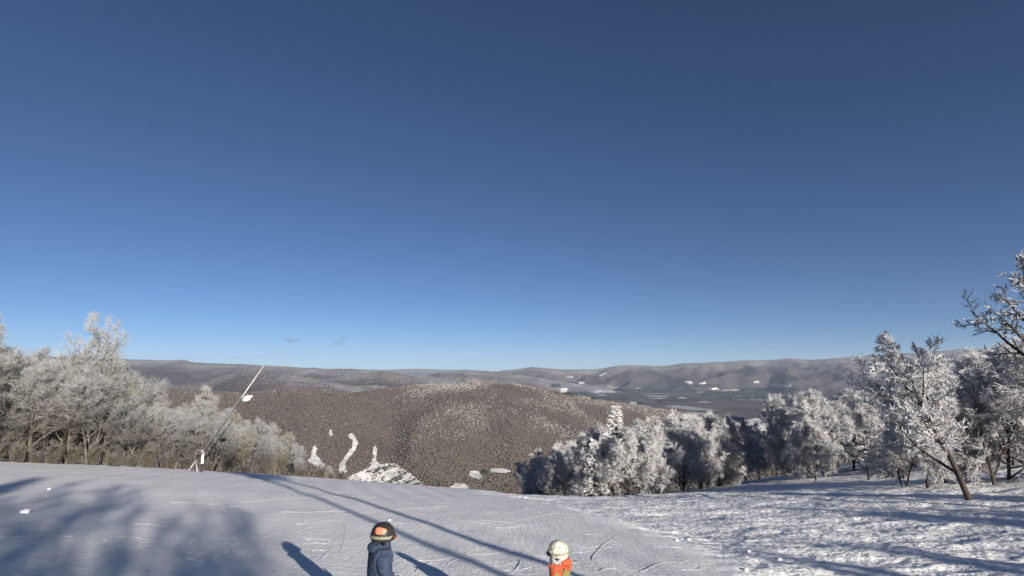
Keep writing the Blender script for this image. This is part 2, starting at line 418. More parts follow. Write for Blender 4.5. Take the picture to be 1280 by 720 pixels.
tag(crowns('conifer_wood', x_, y_, sz_*rg.uniform(12, 22, len(x_)), sz_*rg.uniform(5, 9, len(x_)), np.zeros(len(x_))-.2, M_vcon, 9, True), 'dark conifer woods in thin bands across the valley floor', 'conifer wood', kind='stuff')

# ------------------------------------------------------------------ branching trees
def tubes(P0, P1, R0, R1, sides):
    P0, P1, R0, R1 = map(np.asarray, (P0, P1, R0, R1))
    d = P1-P0; L = np.linalg.norm(d, axis=1, keepdims=True)+1e-9; d = d/L
    ref = np.where(np.abs(d[:, 2:3]) > .9, np.array([[1., 0, 0]]), np.array([[0., 0, 1]]))
    a = np.cross(d, ref); a /= np.linalg.norm(a, axis=1, keepdims=True)+1e-9; b = np.cross(d, a)
    an = np.arange(sides)*2*math.pi/sides; cs, sn = np.cos(an), np.sin(an)
    off = a[:, None]*cs[None, :, None]+b[:, None]*sn[None, :, None]
    V = np.concatenate([P0[:, None]+off*R0[:, None, None], P1[:, None]+off*R1[:, None, None]], 1).reshape(-1, 3)
    base = np.arange(len(P0))[:, None]*2*sides; q = []
    for i in range(sides):
        j = (i+1) % sides
        q.append(np.concatenate([base+i, base+j, base+sides+j, base+sides+i], 1))
    return V, np.concatenate(q)
def rnd_dir(rng):
    while True:
        v = np.array([rng.uniform(-1, 1) for _ in range(3)]); l = np.linalg.norm(v)
        if .1 < l < 1: return v/l
def grow(rng, height, stems=1, clear=.25, spread=1.0, n1=9, n2=7, n3=8, n4=7, trop=.15, lean=(0, 0), tw=(.18, .42), thick=.024, frost=(.2, .9), droop=0.0, tr=.014, al=.75, sc=.55):
    big = []; mid = []; tips = []
    def br(p, d, L, r, lev):
        ns = [7, 5, 3, 2][lev]; wob = [.10, .22, .28, .35][lev]
        pts = [p]; rad = [r]; dirs = [d]
        for i in range(ns):
            d = d + rnd_dir(rng)*wob + np.array([0, 0, trop*(1 if lev else .3) - droop*(lev > 1)*(.5+i/ns)])
            d = d/np.linalg.norm(d); p = p+d*L/ns
            pts.append(p); rad.append(r*(1-.72*(i+1)/ns)); dirs.append(d)
        tgt = big if lev < 2 else mid
        for i in range(ns): tgt.append((pts[i], pts[i+1], rad[i], rad[i+1]))
        if lev == 3:
            for i in range(ns): tips.append((pts[i], pts[i+1]))
            return
        nch = [n1, n2, n3][lev]; st = [clear, .22, .12][lev]
        for c in range(nch):
            t = st+(1-st)*(c+rng.random()*.9)/nch; t = min(t, .995)
            k = int(t*ns); f = t*ns-k
            q = pts[k]*(1-f)+pts[min(k+1, ns)]*f; dd = dirs[min(k+1, ns)]
            sidev = np.cross(dd, rnd_dir(rng)); sidev /= np.linalg.norm(sidev)+1e-9
            a = math.radians(rng.uniform(34, 68)) if lev else math.radians(rng.uniform(38, 70)*(1-.25*t))
            nd = dd*math.cos(a)+sidev*math.sin(a); nd /= np.linalg.norm(nd)
            fl = [(.58*spread)*(1-.62*(t-st)/(1-st)), .52*(1-.45*t), .46*(1-.3*t)][lev]
            rr_ = max(r*(1-.72*t)*.62, [.02, .014, .010][lev])
            br(q, nd, L*fl*rng.uniform(.75, 1.2), rr_, lev+1)
    for s in range(stems):
        an = rng.uniform(0, 6.28); k = 0 if stems == 1 else .24
        d = np.array([lean[0]+math.cos(an)*k, lean[1]+math.sin(an)*k, 1.]); d /= np.linalg.norm(d)
        p = np.array([math.cos(an)*.12*(stems > 1), math.sin(an)*.12*(stems > 1), -.3])
        hh = height*(1 if s == 0 else rng.uniform(.7, .95))
        br(p, d, hh*.86, height*tr/(1 if stems == 1 else 1.35), 0)
    r = np.random.default_rng(rng.randrange(10**6))
    A = np.array([t[0] for t in tips]); B = np.array([t[1] for t in tips]); m = len(A)*n4
    idx = np.repeat(np.arange(len(A)), n4); t = r.uniform(0, 1, m)[:, None]
    Q = A[idx]*(1-t)+B[idx]*t; D = (B-A)[idx]; D /= np.linalg.norm(D, axis=1, keepdims=True)+1e-9
    E = D*al+r.normal(0, sc, (m, 3))+np.array([0, 0, .08-droop]); E /= np.linalg.norm(E, axis=1, keepdims=True)
    ln = r.uniform(tw[0], tw[1], m)
    T0, T1 = Q, Q+E*ln[:, None]; th = thick*r.uniform(.6, 1.25, m)
    zt = max(1, T1[:, 2].max())
    # trunk mesh
    Vb, qb = tubes([s[0] for s in big], [s[1] for s in big], [s[2] for s in big], [s[3] for s in big], 7)
    fb = .05+.35*np.clip(Vb[:, 2]/zt, 0, 1)*frost[1]
    Vm, qm = tubes([s[0] for s in mid], [s[1] for s in mid], [s[2]+thick*.25 for s in mid], [s[3]+thick*.3 for s in mid], 4)
    fm = (.25+.5*np.clip(Vm[:, 2]/zt, 0, 1))*frost[1]
    Vt, qt = tubes(T0, T1, th*.8, th*.45, 3)
    ft = frost[0]+(frost[1]-frost[0])*np.clip(Vt[:, 2]/zt*1.25, 0, 1)+np.repeat(r.normal(0, .1, m), 6)
    return (Vb, qb, fb), (np.concatenate([Vm, Vt]), np.concatenate([qm, qt+len(Vm)]), np.concatenate([fm, ft])), zt
class Proto: pass
def make_proto(seed, mat, name='frosted_tree', bark=None, **kw):
    rng = random.Random(seed); p = Proto()
    (a, qa, fa), (c, qc, fc), p.h = grow(rng, **kw)
    p.trunk = mesh_np('trunk', a, qa, mat=bark or mat, attrs={'frost': fa}, smooth=True)
    p.crown = mesh_np('crown', c, qc, mat=mat, attrs={'frost': fc})
    p.name = name; return p
def conifer_proto(seed, h=6.5, wide=1.5):
    rng = random.Random(seed); r = np.random.default_rng(seed); p = Proto()
    big = [(np.array([0, 0, -.3]), np.array([0, 0, h*.5]), .11, .07), (np.array([0, 0, h*.5]), np.array([0, 0, h]), .07, .015)]
    A = []; B = []
    z = .5
    while z < h*.985:
        L = wide*(1-z/h)**.85+.12; nb = 9 if z < h*.7 else 6
        for k in range(nb):
            a = rng.uniform(0, 6.28); d = np.array([math.cos(a), math.sin(a), rng.uniform(-.15, .25)]); p0 = np.array([0, 0, z+rng.uniform(-.1, .1)])
            q = p0; LL = L*rng.uniform(.7, 1.15)
            for s in range(3):
                q2 = q+d*LL/3; A.append(q); B.append(q2); q = q2; d = d+np.array([0, 0, -.16 if s == 0 else .12])
        z += .20+.10*rng.random()
    A = np.array(A); B = np.array(B); n4 = 11; idx = np.repeat(np.arange(len(A)), n4); m = len(idx); t = r.uniform(0, 1, m)[:, None]
    Q = A[idx]*(1-t)+B[idx]*t; D = (B-A)[idx]; D /= np.linalg.norm(D, axis=1, keepdims=True)
    E = D*.8+r.normal(0, .5, (m, 3))*np.array([1, 1, .6]); E /= np.linalg.norm(E, axis=1, keepdims=True)
    Vt, qt = tubes(Q, Q+E*r.uniform(.12, .32, m)[:, None], np.full(m, .03), np.full(m, .016), 3)
    Vm, qm = tubes(A, B, np.full(len(A), .025), np.full(len(A), .018), 4)
    Vb, qb = tubes([s[0] for s in big], [s[1] for s in big], [s[2] for s in big], [s[3] for s in big], 7)
    rad = np.hypot(Vt[:, 0], Vt[:, 1])/(wide*(1-np.clip(Vt[:, 2], 0, h)/h)+.15)
    p.trunk = mesh_np('trunk', Vb, qb, mat=M_dark, attrs={'frost': np.full(len(Vb), .1)}, smooth=True)
    p.crown = mesh_np('crown', np.concatenate([Vm, Vt]), np.concatenate([qm, qt+len(Vm)]), mat=M_con, attrs={'frost': np.concatenate([np.full(len(Vm), .3), .25+.5*np.clip(rad, 0, 1)])})
    p.h = h; p.name = 'frosted_conifer'; return p
def plant_(pr, x, y, hgt, label, group=None, cat='tree', rz=None, rng=random, z=None, name=None, sx=1.0):
    s = hgt/pr.h
    e = empty(name or pr.name, (x, y, (gz(x, y) if z is None else z)-.05), rng.uniform(0, 6.28) if rz is None else rz)
    e.scale = (s*sx, s*sx, s)
    link('trunk', pr.trunk, e); link('crown', pr.crown, e)
    return tag(e, label, cat, group)

M_left2 = frost_mat('frosted_grey_twigs', (.165, .15, .138), (.55, .56, .58), .5, .25); M_left3 = frost_mat('frosted_olive_twigs', (.15, .14, .10), (.50, .50, .45), .5, .2)
LP = [make_proto(100+i, [M_left, M_left2, M_left3, M_left2, M_left, M_left2][i], height=8, stems=[2, 3, 3, 2, 2, 3][i], clear=.2, n1=[11, 9, 9, 10, 12, 9][i], n2=7, n3=7, n4=5, tw=(.2, .5), thick=.013, frost=(.02, .66), spread=[1, .9, .8, 1, 1.1, .9][i]) for i in range(6)]
LTALL = make_proto(130, M_left, height=10, stems=1, clear=.35, n1=12, n2=7, n3=7, n4=4, tw=(.2, .5), thick=.014, frost=(.1, .8), spread=.85, trop=.25)
BRUSH = make_proto(140, M_left, 'bush', height=2.6, stems=6, clear=.06, n1=5, n2=4, n3=4, n4=3, tw=(.15, .4), thick=.014, frost=(-.1, .3), spread=.7, trop=.3, tr=.009)
RP = [make_proto(200+i, M_right, bark=M_dark, height=8, stems=[1, 2, 2, 1, 3, 1][i], clear=.05, n1=[13, 11, 11, 13, 9, 14][i], n2=7, n3=7, n4=7, tw=(.22, .6), thick=.022, al=1.0, sc=.36, frost=(.58, .98), spread=[1.05, .95, 1, 1.15, .9, 1][i], droop=[.2, .3, .12, .25, .18, .38][i], trop=.12) for i in range(6)]
SHR = [make_proto(300+i, M_right, 'frosted_shrub', bark=M_dark, height=2.2, stems=8, clear=.1, n1=5, n2=4, n3=3, n4=3, tw=(.12, .3), thick=.02, trop=.3, frost=(.5, .95), spread=1.0, tr=.010) for i in range(2)]
BIG = make_proto(404, M_right, bark=M_dark, height=10, stems=1, clear=.22, n1=11, n2=7, n3=7, n4=7, tw=(.14, .34), thick=.036, frost=(.6, 1), spread=1.15, lean=(-.45, 0), trop=.14, tr=.02)
DEAD = make_proto(407, M_dark, bark=M_dark, height=12, stems=1, clear=.45, n1=9, n2=6, n3=5, n4=3, tw=(.12, .3), thick=.026, frost=(-.1, .45), spread=.62, trop=.1, tr=.02)
CON = [conifer_proto(1, 7.5, 1.5), conifer_proto(2, 6, 1.4)]

rng = random.Random(9)
def place_sky(pr, px, ydist, ytop, label, group=None, jitter=0, **kw):   # stands on the ground at distance, as tall as its top in the photo
    u, s = ray(px, ytop); x = float(u)*ydist; z0 = gz(x, ydist); hh = float(s)*ydist - z0
    return plant_(pr, x, ydist, max(hh*(1+jitter), 2.2), label, group, rng=rng, **kw)
TL = ([-60, 0, 40, 90, 130, 160, 190, 220, 260, 300, 340, 370, 395, 415, 425], [405, 418, 432, 433, 440, 456, 478, 490, 499, 512, 528, 546, 564, 587, 603])
# left wood, three rows deep
W_ = 'zeroth first second third fourth fifth sixth seventh eighth ninth tenth eleventh twelfth thirteenth fourteenth fifteenth sixteenth seventeenth eighteenth nineteenth twentieth'.split()
def ORD(k): return W_[k] if k < 21 else 'twenty-'+W_[k-20]
kk = 0
GL = 'bare frosted trees of the wood along the left edge of the slope'
def yl(px): return np.interp(px, [-60, 0, 100, 200, 300, 380, 430], [33, 35, 39, 44, 52, 60, 70])
k = 0
for row, (dy, stp, dn) in enumerate([(0, 25, 14), (6, 30, 5), (13, 34, 0)]):
    px = -50+row*9; kk = 0
    while px < 415+row*4:
        p = px+rng.uniform(-6, 6); yd = float(yl(p))+dy+rng.uniform(-1.5, 1.5)
        kk += 1
        top = float(np.interp(p, *TL))+dn+rng.uniform(-7, 8)
        place_sky(LP[k % 6], p, yd, top, ['tan frosted tree in the front row of the left wood, %s from the left' % ORD(kk), 'frosted tree in the second row of the left wood, %s from the left' % ORD(kk), 'frosted treetop in the back row of the left wood, %s from the left' % ORD(kk)][row], GL+[', front row', ', middle row', ', back row'][row])
        px += stp; k += 1
for i, px in enumerate(range(-30, 430, 24)):
    yd = float(yl(px))-1.2+rng.uniform(-.6, .8); u, _ = ray(px, 590)
    plant_(BRUSH, float(u)*yd, yd, rng.uniform(.9, 1.9), 'tan leafless bush along the foot of the left wood, %s from the left' % ORD(i+1), 'tan bushes along the foot of the left wood', 'bush', rng=rng)
place_sky(LTALL, 130, 40, 386, 'tall tree with a white frosted crown rising above the left wood into the sky', name='frosted_tree', rz=1.0, sx=.8)
place_sky(LTALL, 4, 36, 386, 'tall frosted tree at the far left border, its bare twigs above the wood', rz=3.0)
place_sky(LTALL, 268, 52, 479, 'slim frosted treetop standing up from the left wood beside the leaning pole', rz=2.0)
# right clump
TR = ([640, 655, 690, 720, 750, 790, 820, 850, 880, 905, 925], [588, 570, 556, 540, 530, 522, 510, 512, 520, 504, 510])
kk = 0
GR = 'rime covered trees of the clump right of centre'
def yr(px): return np.interp(px, [640, 700, 780, 830, 880, 930, 1000], [62, 56, 50, 52, 60, 70, 80])
k = 0
for row, (dy, stp, dn) in enumerate([(0, 22, 12), (6, 24, 5), (13, 26, 0)]):
    px = 652+row*7; kk = 0
    while px < 925:
        kk += 1; p = px+rng.uniform(-5, 5); yd = float(yr(p))+dy+rng.uniform(-1.5, 1.5)
        place_sky(RP[k % 6], p, yd, float(np.interp(p, *TR))+dn+rng.uniform(-4, 6), ['rime covered tree at the front of the middle clump, %s from its left end' % ORD(kk), 'rime covered tree inside the middle clump, %s from its left end' % ORD(kk), 'rime covered tree at the back of the middle clump, %s from its left end' % ORD(kk)][row], GR+[', front', ', inside', ', back'][row])
        px += stp; k += 1
place_sky(CON[0], 769, 56, 503, 'frosted pointed conifer rising above the clump right of centre', sx=1.1)
place_sky(CON[1], 742, 52, 548, 'dark green conifer half hidden in the shaded left part of the right clump')
for px, yd, top, lab in [(946, 82, 540, 'small round bare tree standing alone in the gap on the snow ridge'), (966, 86, 556, 'small frosted tree in the gap, right of the lone round one'), (928, 80, 538, 'small frosted tree in the gap, left of the lone round one'), (985, 84, 548, 'low frosted tree at the right end of the gap beside the right wood')]:
    place_sky(LP[(px) % 6], px, yd, top, lab, rz=px)
# right wood
kk = 0
GW = 'rime covered trees of the wood on the right side'
RW = [(990, 62, 500), (1003, 70, 497), (1012, 56, 492), (1030, 74, 498), (1040, 84, 500), (1058, 66, 490), (1078, 84, 492), (1095, 76, 486), (1112, 60, 480), (1134, 44, 474), (1150, 46, 462), (1175, 42, 455), (1195, 50, 452), (1203, 36, 450), (1222, 38, 445), (1240, 34, 440), (1255, 42, 438), (1275, 33, 432), (1300, 36, 425), (1330, 32, 415), (1215, 58, 448), (1160, 60, 462), (1120, 66, 480), (1262, 55, 440), (1140, 54, 470), (1185, 62, 452), (1168, 38, 468), (1232, 46, 440), (1248, 30, 462), (1272, 28, 470), (1119, 36, 505), (1010, 52, 503), (1076, 46, 500), (1146, 34, 488), (1166, 37, 478), (1225, 33, 462), (1290, 48, 425)]
RW = [(p_, y_, t_) if p_ < 1105 or p_ in (1240, 1275, 1330, 1119, 1146, 1166, 1225, 1252) else (p_, 44+(y_-28)*.7, t_) for p_, y_, t_ in RW]
FRONT = [q[0] for q in RW if q[1] < 50 and q[0] > 1105]; ALLD = [q[0] for q in RW if not (q[1] < 50 and q[0] > 1105)]
for i, (px, yd, top) in enumerate(RW):
    kk = 1+sum(1 for q in FRONT if q < px)
    place_sky(RP[(i*5+2) % 6], px, yd, top-9, ('rime covered tree at the front of the right wood, %s from the left' % ORD(kk) if px in FRONT else 'rime covered tree deep in the right wood, %s from the left' % ORD(1+sum(1 for q in ALLD if q < px))), GW+(', front' if px in FRONT else ', deep'))
place_sky(BIG, 1190, 27, 410, 'large leaning tree with dark crooked trunk and rime covered limbs at the right wood edge', rz=0.1)
place_sky(DEAD, 1280, 23, 312, 'tallest tree at the right border, dark crooked branches against the sky', rz=.6, name='bare_tree')
for i, (px, yd, hh) in enumerate([(720, 50, 1.2), (900, 62, 1.2)]):
    u, _ = ray(px, 600)
    lab = ['first', 'second', 'third', 'fourth', 'fifth', 'sixth', 'seventh', 'eighth', 'ninth', 'tenth']
    order = sorted([720, 900]).index(px)
    plant_(SHR[i % 2], float(u)*yd, yd, hh, 'low frosted shrub at the foot of the right trees, %s from the left' % lab[order], 'low frosted shrubs under the right trees', 'shrub', rng=rng, sx=1.5)
# short broken stump in front of the right wood
# trees behind and beside the camera; their shadows lie on the snow
sd = Vector((math.sin(SUN_AZ), -math.cos(SUN_AZ)))
GB = 'trees standing uphill behind the viewpoint'
def toward_sun(x, y, t): return x+sd.x*t, y+sd.y*t
SPARSE = [make_proto(510+i, M_left, 'bare_tree', height=9, stems=1, clear=.3, n1=9, n2=5, n3=5, n4=2, thick=.014, spread=1.1, tr=.016) for i in range(2)]
for i, (x, y, t, pr) in enumerate([(-13, 21, 44, SPARSE[0]), (-15, 23, 50, SPARSE[1]), (-10.5, 15.5, 47, SPARSE[1]), (-12.2, 18, 52, SPARSE[0]), (-17, 19.5, 46, SPARSE[1]), (-24, 27, 50, LP[5]), (-15, 15.5, 53, SPARSE[1]), (-21, 17, 52, LP[3]), (-19, 22, 48, SPARSE[0]), (-26, 22, 54, LP[0]), (-12, 14.5, 48, SPARSE[1]), (-19, 17, 50, SPARSE[0]), (-9.6, 13.2, 50, SPARSE[0])]):
    X_, Y_ = toward_sun(x, y, t); plant_(pr, X_, Y_, t*.198, 'bare frosted tree standing uphill behind the viewpoint', GB, rng=rng)
SLIM = make_proto(500, M_left, 'bare_tree', bark=M_left, height=11, stems=1, clear=.72, n1=7, n2=5, n3=5, n4=4, spread=.5, tr=.015)
for (x, y, t) in [(1.9, 9.8, 26), (.45, 10.0, 31)]:
    X_, Y_ = toward_sun(x, y, t); plant_(SLIM, X_, Y_, 15, 'slim tall bare trunk standing uphill behind the viewpoint', 'slim trunks behind the viewpoint', rng=rng)
GS = 'trees of the right wood standing outside the picture'
for i, (x, y, hh) in enumerate([(34, 10, 5), (32, -1, 6), (39, 3, 6), (31, -13, 6), (40, -10, 7), (28, -20, 7.5), (34, -24, 8.5), (24, -15, 6), (43, 14, 6)]):
    plant_(RP[i % 6], x, y, hh, 'rime covered tree of the right wood beyond the right border', GS, rng=rng)

# ------------------------------------------------------------------ snowmaking pole
def tube_mesh(name, pts, rad, mat, sides=10, smooth=True, caps=True):
    pts = [Vector(p) for p in pts]
    if not hasattr(rad, '__len__'): rad = [rad]*len(pts)
    V = []; Fq = []
    for i, p in enumerate(pts):
        d = (pts[min(i+1, len(pts)-1)]-pts[max(i-1, 0)]).normalized(); q = d.to_track_quat('Z', 'Y')
        for k in range(sides):
            a = 2*math.pi*k/sides; V.append(p+q@Vector((math.cos(a)*rad[i], math.sin(a)*rad[i], 0)))
    for i in range(len(pts)-1):
        for k in range(sides):
            j = (k+1) % sides; Fq.append((i*sides+k, i*sides+j, (i+1)*sides+j, (i+1)*sides+k))
    if caps: Fq.append(tuple(range(sides))[::-1]); Fq.append(tuple(range((len(pts)-1)*sides, len(pts)*sides)))
    me = bpy.data.meshes.new(name); me.from_pydata([tuple(v) for v in V], [], Fq)
    if smooth:
        for f in me.polygons: f.use_smooth = len(f.vertices) == 4
    me.materials.append(mat); return me
def box_mesh(name, boxes, mat):          # boxes: (cx,cy,cz,sx,sy,sz)
    V = []; Fq = []
    for cx, cy, cz, sx, sy, sz in boxes:
        b = len(V)
        for dx in (-.5, .5):
            for dy in (-.5, .5):
                for dz in (-.5, .5): V.append((cx+dx*sx, cy+dy*sy, cz+dz*sz))
        for f in ((0, 1, 3, 2), (4, 6, 7, 5), (0, 4, 5, 1), (2, 3, 7, 6), (0, 2, 6, 4), (1, 5, 7, 3)): Fq.append(tuple(b+i for i in f))
    me = bpy.data.meshes.new(name); me.from_pydata(V, [], Fq); me.materials.append(mat); return me
def bev(o, w_=.01, s=2):
    m = o.modifiers.new('bevel', 'BEVEL'); m.width = w_; m.segments = s; return o
M_pole = plain('galvanised_pole', (.36, .36, .36), .5, .4, .12, 5)
M_iced = plain('iced_white', (.82, .82, .83), .5, 0, .08, 10, .02)
M_black = plain('black_plastic', (.02, .02, .022), .4)
yd = 36.0; u0, _ = ray(243, 597); xb = float(u0)*yd; zb = gz(xb, yd)
u1, s1 = ray(330, 457); top = Vector((float(u1)*yd-xb, 0, float(s1)*yd-zb))
e = tag(empty('snow_gun', (xb, yd, zb)), 'long slanting grey snowmaking pole with a white head leaning over the left trees', 'snow gun')
b0 = Vector((0, 0, .55)); ax = (top-b0)
link('pole', tube_mesh('pole', [b0-ax*.02, b0+ax*.5, b0+ax], [.055, .05, .04], M_pole), e)
link('hose', tube_mesh('hose', [b0+ax*.05+Vector((.0, -.1, -.1)), b0+ax*.3+Vector((0, -.08, -.12)), b0+ax*.68+Vector((0, -.08, -.10))], .03, M_black), e)
h0 = b0+ax*.69
hd = link('gun_head', tube_mesh('gun_head', [h0+Vector((-.05, 0, -.28)), h0+Vector((.1, 0, -.30)), h0+Vector((.14, -.05, -.26)), h0+Vector((.42, -.1, -.14)), h0+Vector((.46, -.1, -.12))], [.09, .12, .16, .18, .12], M_iced, 12), e)
link('nozzle', tube_mesh('nozzle', [h0+Vector((.46, -.1, -.12)), h0+Vector((.62, -.12, -.04))], [.1, .06], M_iced), hd)
link('bracket', tube_mesh('bracket', [h0+Vector((0, 0, .05)), h0+Vector((.1, 0, -.3))], .035, M_pole), e)
lg = [Vector((-.35, -.3, -.1)), Vector((.35, -.3, -.1)), Vector((0, .4, -.1))]
for l in lg: link('leg', tube_mesh('leg', [l, Vector((0, 0, .7))], .04, M_pole), e)
cx_ = Vector((.42, 0, 0))
link('post', tube_mesh('post', [cx_+Vector((0, 0, -.2)), cx_+Vector((0, 0, .5))], .06, M_black), e)
bev(link('control_panel', box_mesh('control_panel', [(.42, 0, .88, .13, .10, .8)], M_iced), e), .02)
bev(link('panel_arm', box_mesh('panel_arm', [(.22, 0, 1.31, .42, .04, .04)], M_pole), e), .005)

# ------------------------------------------------------------------ skiers
def skin_obj(name, V, E, R, mat, parent, sub=2, root=0):
    me = bpy.data.meshes.new(name); me.from_pydata(V, E, []); me.materials.append(mat)
    o = link(name, me, parent)
    me.skin_vertices.new() if hasattr(me.skin_vertices, 'new') and not me.skin_vertices else None
    m = o.modifiers.new('skin', 'SKIN'); m.use_smooth_shade = True
    lay = me.skin_vertices[0].data if len(me.skin_vertices) else None
    for i, r in enumerate(R):
        lay[i].radius = (r, r) if not hasattr(r, '__len__') else r
        lay[i].use_root = (i == root)
    s = o.modifiers.new('subsurf', 'SUBSURF'); s.levels = sub; s.render_levels = sub
    return o
def lathe_part(name, prof, mat, parent, sides=28, sc=(1, 1, 1), a0=0, a1=2*math.pi, loc=(0, 0, 0)):
    V = []; Fq = []; full = abs(a1-a0-2*math.pi) < 1e-6; n = sides if full else sides+1
    for r, z in prof:
        for k in range(n):
            a = a0+(a1-a0)*k/sides; V.append((math.cos(a)*r*sc[0]+loc[0], math.sin(a)*r*sc[1]+loc[1], z*sc[2]+loc[2]))
    for i in range(len(prof)-1):
        for k in range(sides):
            j = (k+1) % n if full else k+1
            Fq.append((i*n+k, i*n+j, (i+1)*n+j, (i+1)*n+k))
    me = bpy.data.meshes.new(name); me.from_pydata(V, [], Fq)
    for f in me.polygons: f.use_smooth = True
    me.materials.append(mat); return link(name, me, parent)
def cloth(name, col, vary=.12):
    m, nt, n, b = nodes(name); v = coords(nt)
    ns = noise(nt, 8, 4, v)
    c = mix(nt, ramp(nt, ns, .3, .7), tuple(c*(1-vary) for c in col), tuple(c*(1+vary) for c in col))
    nt.links.new(c, b.inputs['Base Color']); b.inputs['Roughness'].default_value = .75
    h = math_(nt, 'ADD', noise(nt, 11, 3, coords(nt, (1, 1, 2.2)), .6), math_(nt, 'MULTIPLY', noise(nt, 220, 2, v), .05))
    bump(nt, b, h, 1.0, .06); return m
M_skin = plain('skin', (.55, .33, .24), .5, 0, .06)
def skier(loc, rz, hgt, label, c):
    e = tag(empty('person', loc, rz), label, 'person'); k = hgt/1.25; e.scale = (k, k, k)
    # body: one continuous skinned figure, facing +Y
    V = [(0, 0, .55), (0, -.01, .70), (0, -.01, .86), (0, 0, .96), (0, .01, 1.0), (0, .02, 1.07), (0, .02, 1.14),
         (-.12, 0, .90), (-.17, .0, .74), (-.15, .10, .60), (.12, 0, .90), (.17, .0, .74), (.15, .10, .60),
         (-.08, 0, .50), (-.10, .05, .29), (-.10, -.02, .08), (.08, 0, .50), (.10, .05, .29), (.10, -.02, .08), (0, .135, 1.06)]
    E = [(0, 1), (1, 2), (2, 3), (3, 4), (4, 5), (5, 6), (2, 7), (7, 8), (8, 9), (2, 10), (10, 11), (11, 12), (0, 13), (13, 14), (14, 15), (0, 16), (16, 17), (17, 18), (5, 19)]
    R = [.10, .09, .10, .05, .06, .085, .07, .05, .04, .03, .05, .04, .03, .07, .055, .045, .07, .055, .045, .014]
    body = skin_obj('body', V, E, R, M_skin, e)
    V = [(0, -.01, .56), (0, -.01, .68), (0, -.012, .80), (0, -.01, .89), (0, 0, .965), (-.115, -.01, .885), (-.178, -.02, .74), (-.15, .09, .63), (.115, -.01, .885), (.178, -.02, .74), (.15, .09, .63)]
    E = [(0, 1), (1, 2), (2, 3), (3, 4), (3, 5), (5, 6), (6, 7), (3, 8), (8, 9), (9, 10)]
    q_ = .8 if c.get('yoke') else 1; ws = c.get('w', 1)
    V = [(v[0]*ws, v[1], v[2]) for v in V]
    R = [(.168, .14), (.163, .135), (.158, .13), (.14, .112), .082]; R = [((r if hasattr(r, '__len__') else (r, r))[0]*ws, (r if hasattr(r, '__len__') else (r, r))[1]*(1+.5*(ws-1))) for r in R]+[t*q_*ws for t in (.076, .064, .052, .076, .064, .052)]
    jk = skin_obj('jacket', V, E, R, c['jacket'], e)
    if c.get('yoke'):
        V2 = [(0, -.012, .85), (0, -.01, .90), (0, 0, .95), (-.12, -.01, .885), (-.182, -.02, .74), (-.152, .09, .63), (.12, -.01, .89), (.182, -.02, .74), (.152, .09, .63)]
        ws = 1.1; V2 = [(v[0]*ws, v[1], v[2]) for v in V2]
        skin_obj('yoke', V2, [(0, 1), (1, 2), (1, 3), (3, 4), (4, 5), (1, 6), (6, 7), (7, 8)], [(.175, .14), (.165, .135), .10, .094*ws, .076*ws, .064*ws, .094*ws, .076*ws, .064*ws], c['yoke'], jk)
    # hood folded behind the neck
    a = [math.radians(t) for t in range(195, 346, 15)]
    pts = [(math.cos(t)*.085, math.sin(t)*.095-.01, .985-.03*math.sin(-t)) for t in a]
    link('hood', tube_mesh('hood', pts, [.02, .035, .045, .052, .056, .058, .056, .052, .045, .035, .02], c.get('yoke') or c['jacket'], 12), jk)
    lathe_part('collar', [(.115, .92), (.108, .99), (.098, 1.03), (.085, 1.015)], c.get('gaiter') or c['jacket'], jk)
    link('zip', tube_mesh('zip', [(0, .122, .58), (0, .125, .7), (0, .118, .82), (0, .10, .92)], .006, M_black, 6), jk)
    # trousers
    V = [(0, 0, .54), (-.09, 0, .47), (-.11, .05, .29), (-.105, -.01, .13), (.09, 0, .47), (.11, .05, .29), (.105, -.01, .13)]
    skin_obj('trousers', V, [(0, 1), (1, 2), (2, 3), (0, 4), (4, 5), (5, 6)], [(.135, .12), .092, .078, .075, .092, .078, .075], c['pants'], e)
    for s in (-1, 1):
        bt = link('boot', tube_mesh('boot', [(s*.105, -.05, .0), (s*.105, -.03, .08), (s*.105, -.01, .2)], [.06, .058, .062], M_black, 12), e)
        link('boot_toe', tube_mesh('boot_toe', [(s*.105, -.06, .055), (s*.105, .06, .05), (s*.105, .14, .04)], [.055, .05, .035], M_black, 12), bt)
        sk = link('ski', ski_mesh(s*.105, c['ski']), e)
        bev(link('binding_toe', box_mesh('binding_toe', [(s*.105, .13, .03, .06, .07, .05)], M_black), sk), .01); bev(link('binding_heel', box_mesh('binding_heel', [(s*.105, -.12, .035, .06, .08, .06)], M_black), sk), .01)
    # gloves: palm, four fingers and a thumb curled on the pole grip
    for s in (-1, 1):
        w0 = Vector((s*.150, .10, .615)); d = Vector((-s*.15, .75, -.4)).normalized(); sd_ = Vector((-s*1, -.1, .1)).normalized(); dn = d.cross(sd_); dn = dn if dn.z < 0 else -dn
        V = [w0, w0+d*.045]; E = [(0, 1)]; R = [.03, .034]
        for f, (o_, ln) in enumerate([(-.024, .05), (-.008, .056), (.008, .053), (.024, .044)]):
            b_ = len(V); p0 = w0+d*.07+sd_*o_; V += [p0, p0+d*ln*.45+dn*.012, p0+d*ln*.5+dn*.045]; E += [(1, b_), (b_, b_+1), (b_+1, b_+2)]; R += [.0125, .0115, .0105]
        b_ = len(V); V += [w0+d*.03+sd_*.034, w0+d*.05+sd_*.045+dn*.03]; E += [(1, b_), (b_, b_+1)]; R += [.014, .012]
        gl = skin_obj('glove', [tuple(v) for v in V], E, R, c['glove'], e, 1)
        gp = w0+d*.075+dn*.025
        po = link('ski_pole', tube_mesh('ski_pole', [gp+Vector((0, 0, .06)), gp+Vector((0, -.10, -.25)), gp+Vector((s*.06, -.28, -.66))], .008, c['pole'], 8), e)
